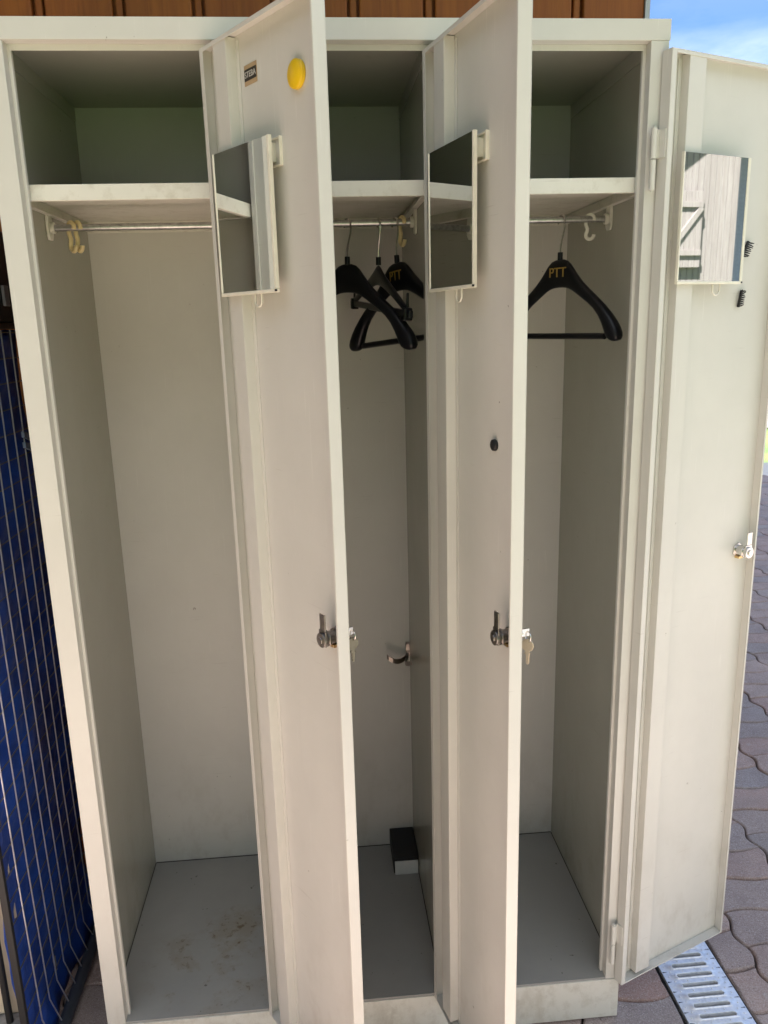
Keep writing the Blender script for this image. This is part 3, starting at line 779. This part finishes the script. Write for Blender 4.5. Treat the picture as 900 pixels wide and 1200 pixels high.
for y in (-.0175, .470):
    mb = MB(); mb.box(CX-.010, CX+.002, y-.005, y+.005, 0, 1.385); kc(mb, 'post', M_matblack, bevel=.001)
mb = MB(); mb.box(CX-.010, CX+.006, -.034, .470, 1.381, 1.392); kc(mb, 'top_rail', M_matblack, bevel=.002)
mb = MB(); mb.box(CX-.02, CX+.010, -.036, -.0235, .555, .600); mb.box(CX-.01, CX+.020, -.044, -.036, .563, .575); mb.cyl((CX+.006, -.036, .565), (0, -1, 0), .008, .016, 14)
kc(mb, 'clamp', M_darksteel, bevel=.002)
for dz in (0, -.021):
    mb = MB(); z = 1.186+dz
    mb.prism([(0, 0), (.052, -.012), (.075, -.034), (.062, -.037), (.045, -.026), (.0, -.012)], Matrix(((0, 0, 1, CX+.004), (1, 0, 0, .328), (0, 1, 0, z), (0, 0, 0, 1))), .006)
    kc(mb, 'clip', simple('pale_blue_plastic', (.16, .22, .32), .5), bevel=.001)
case = empty('tool_case', (-.20, .25, 1.3925))
tag(case, 'black case with a grey catch lying on top of the wire cage', 'case')
mb = MB(); mb.box(-.26, .072, -.20, .24, .0005, .17); mb.build('case_body', M_matblack, case, bevel=.012, seg=3)
mb = MB(); mb.box(.0722, .078, .060, .085, .030, .068); mb.build('catch', simple('grey_catch', (.16, .16, .165), .5), case, bevel=.002)

# pale board leaning beyond the cage with a black bar in front
bd = MB(); bd.box(-1.05, -.166, .052, .074, .092, 1.02)
o = bd.build('board', wood('cream_weathered_board', (.60, .50, .36), (.70, .62, .48), (8, 8, 2), .7, .4), bevel=.003)
o.location = (0, 0, 0); tag(o, 'cream weathered board standing on a stone block at the lower left', 'board')
bk = MB(); bk.box(-1.10, -.158, .0, .20, 0, .0905); o = bk.build('stone_block', simple('rough_grey_stone', (.30, .28, .26), .9, 0, .5, 45, .8), bevel=.006); tag(o, 'rough grey stone block carrying the cream board', 'block')
br = MB(); br.tube([(-.192, .034, .0915), (-.196, .036, 1.0)], .0065, 12); o = br.build('iron_bar', M_matblack, smooth=True); tag(o, 'thin black iron bar upright in front of the cream board', 'bar')

# ------------------------------------------------------------------ house across the yard, seen in the right mirror
def far_house():
    tvec = Vector((.80, .60, 0))
    P0 = Vector((14.0, -4.40, 0))
    r = empty('boarded_house', P0, math.atan2(tvec.y, tvec.x))          # local x along the facade, local y = away from us... 
    tag(r, 'pale boarded house across the yard with an open braced shutter', 'house')
    # local frame: x = tvec, y = (-tvec.y, tvec.x) = (-.937,.35) = towards us
    ev = .66; pitch = .113
    mb = MB(); x = ev
    while x > -5.5:
        mb.box(x-pitch+.007, x, .0, .025, .1, 6.2); x -= pitch
    mb.build('facade', M_palewood, r, bevel=.003)
    mb = MB(); mb.box(-5.6, ev-.002, -4.0, -.004, 0, 6.2); mb.build('wall', M_palewood, r)
    mb = MB(); mb.box(ev+.01, 3.2, -3.0, -1.2, 0, 5.0); mb.build('recessed_wing', simple('blue_grey_render', (.26, .26, .36), .8), r)
    mb = MB(); mb.box(ev-.3, 3.6, -1.3, 1.6, 4.75, 4.95); mb.build('porch_roof', simple('porch_tiles', (.15, .09, .07), .8), r)
    # raking roof edge to the left that shades the upper corner
    mb = MB(); mb.prism([(-3.6, 3.10), (1.3, 6.53), (1.3, 6.75), (-3.6, 3.32)], Matrix(((1, 0, 0, 0), (0, 0, 1, .03), (0, 1, 0, 0), (0, 0, 0, 1))), .5)
    mb.build('verge', simple('verge_board', (.3, .22, .16), .7), r)
    # shutter
    sh = MB(); x1, x0, z0, z1 = -.055, -.70, 2.16, 3.38; y0, y1 = .075, .105
    for k in range(6):
        w = (x1-x0)/6; sh.box(x0+k*w+.003, x0+(k+1)*w-.003, y0, y1, z0, z1)
    so_ = sh.build('shutter', M_palewood, r, bevel=.003)
    b_ = MB()
    for zz in (2.35, 3.12): b_.box(x0+.02, x1-.01, y1+.0005, y1+.03, zz, zz+.09)
    a, c = Vector((x0+.06, 0, 2.44)), Vector((x1-.03, 0, 3.12)); d = (c-a).normalized(); q = Vector((-d.z, 0, d.x))*.045
    b_.prism([(a.x-q.x, a.z-q.z), (c.x-q.x, c.z-q.z), (c.x+q.x, c.z+q.z), (a.x+q.x, a.z+q.z)], Matrix(((1, 0, 0, 0), (0, 0, 1, y1+.0005), (0, 1, 0, 0), (0, 0, 0, 1))), .028)
    b_.build('shutter_brace', M_palewood, so_, bevel=.002)
far_house()

# ------------------------------------------------------------------ trees beyond the yard and two added at the near left, one mass
def wood_mass():
    rnd = random.Random(11); mb = MB(); bm = mb.bm
    spots = [(-13 + 2.3*k + rnd.uniform(-.7, .7), -11.5 + rnd.uniform(-1.2, 1.2), rnd.uniform(7.5, 9.5)) for k in range(13)] + [(-5.6, -2.3, 6.6), (-5.3, -5.2, 7.2)]  # last two: unseen trees added to darken and tint the door tops
    for tx, ty, hh in spots:
        mb.tube([(tx, ty, -.1), (tx+.1, ty, hh*.5), (tx+.2, ty+.1, hh*.9)], [.22, .14, .04], 8)
        for q in range(620):
            a = rnd.uniform(0, 6.283); u = rnd.uniform(-1, 1); rr = rnd.uniform(.3, 1)**.5
            px = tx + 2.0*rr*math.sqrt(1-u*u)*math.cos(a); py = ty + 1.8*rr*math.sqrt(1-u*u)*math.sin(a); lo = 2.9 if ty < -9 else 1.2; pz = lo + (hh-lo)*.5*(1+u*rr)
            s = rnd.uniform(.16, .36); n = Vector((rnd.gauss(0, 1), rnd.gauss(0, 1), rnd.gauss(0, 1))).normalized(); t_ = n.orthogonal().normalized(); b2 = n.cross(t_)
            c = Vector((px, py, pz))
            f = bm.faces.new([bm.verts.new(c + t_*s*i_ + b2*s*j_) for i_, j_ in ((-1, 0), (0, -.6), (1, 0), (0, .6))]); f.material_index = 1
    o = mb.build('far_and_added_trees', [M_bark, M_leaf]); tag(o, 'green row of far trees across the yard and two unseen trees added at left', 'trees', kind='stuff')
wood_mass()
gw = MB(); gw.box(-22, 20, -24.3, -24, -.05, 4.2); gw.box(-22.2, 20.2, -24.4, -23.9, 4.2, 4.32)
tag(gw.build('garden_wall', simple('whitewashed_render', (.66, .64, .60), .85, 0, .1, 1)), 'whitewashed garden wall beyond the far trees', 'wall')

# ------------------------------------------------------------------ light
SUN = Vector((-.50, .05, .86)).normalized()
wd = bpy.data.worlds.new('World'); S.world = wd; wd.use_nodes = True
nt = wd.node_tree; bg = nt.nodes['Background']
sky = nt.nodes.new('ShaderNodeTexSky'); sky.sky_type = 'NISHITA'; sky.sun_disc = False
sky.sun_elevation = math.asin(SUN.z); sky.sun_rotation = math.atan2(SUN.x, SUN.y)
sky.altitude = 2500; sky.air_density = .65; sky.dust_density = 0; sky.ozone_density = 2.5
hs = nt.nodes.new('ShaderNodeHueSaturation'); hs.inputs['Saturation'].default_value = 1.3; nt.links.new(sky.outputs['Color'], hs.inputs['Color'])
tc = nt.nodes.new('ShaderNodeTexCoord')
cl = noise(nt, tc.outputs['Generated'], 2.6, 8, .58, (1, 1, 3.2))
sp = nt.nodes.new('ShaderNodeSeparateXYZ'); nt.links.new(tc.outputs['Generated'], sp.inputs[0])
cm = ramp(nt, cl, [(.36, 0), (.60, 1)])
hz = ramp(nt, sp.outputs['Z'], [(.0, 1), (.20, 1), (.29, .10), (.6, .35)])
mm = nt.nodes.new('ShaderNodeMath'); mm.operation = 'MULTIPLY'; nt.links.new(cm, mm.inputs[0]); nt.links.new(hz, mm.inputs[1])
colr = mix(nt, mm.outputs[0], hs.outputs['Color'], (6.5, 6.5, 6.6))
# unseen bank of white cloud added over the yard to light the locker front
fy = nt.nodes.new('ShaderNodeMath'); fy.operation = 'MULTIPLY_ADD'; fy.inputs[1].default_value = -1; nt.links.new(sp.outputs['Y'], fy.inputs[0])
bn = noise(nt, tc.outputs['Generated'], 1.7, 6, .55); ba = nt.nodes.new('ShaderNodeMath'); ba.operation = 'MULTIPLY_ADD'; ba.inputs[1].default_value = .9; ba.inputs[2].default_value = -.45
nt.links.new(bn, ba.inputs[0]); nt.links.new(ba.outputs[0], fy.inputs[2])
colr = mix(nt, ramp(nt, fy.outputs[0], [(.18, 0), (.42, 1)]), colr, (4.6, 4.9, 5.4))
nt.links.new(colr, bg.inputs['Color']); bg.inputs['Strength'].default_value = .05
sl = bpy.data.lights.new('sun', 'SUN'); sl.energy = 5.0; sl.angle = R(.55); sl.color = (1, .975, .94)
so = bpy.data.objects.new('sun', sl); COL.objects.link(so); so.rotation_euler = SUN.to_track_quat('Z', 'Y').to_euler()

# ------------------------------------------------------------------ camera
yaw, pitch_, roll = .07983, -.23736, -.02652
fw = Vector((math.sin(yaw)*math.cos(pitch_), math.cos(yaw)*math.cos(pitch_), math.sin(pitch_)))
rt = Vector((math.cos(yaw), -math.sin(yaw), 0)); up = rt.cross(fw)
c, s = math.cos(roll), math.sin(roll)
r2 = rt*c + up*s; u2 = -rt*s + up*c
cam = bpy.data.cameras.new('camera'); co_ = bpy.data.objects.new('camera', cam); COL.objects.link(co_)
co_.matrix_world = Matrix(((r2.x, u2.x, -fw.x, .44977), (r2.y, u2.y, -fw.y, -1.25089), (r2.z, u2.z, -fw.z, 1.37391), (0, 0, 0, 1)))
cam.sensor_fit = 'VERTICAL'; cam.sensor_height = 36; cam.sensor_width = 27; cam.lens = 915.022/1200*36
cam.clip_start = .02; cam.clip_end = 2000
S.camera = co_
S.render.resolution_x, S.render.resolution_y = 768, 1024
S.view_settings.view_transform = 'Standard'; S.view_settings.look = 'None'; S.view_settings.gamma = 1
S.view_settings.exposure = 2.82
S.cycles.max_bounces = 12; S.cycles.diffuse_bounces = 6; S.cycles.glossy_bounces = 5
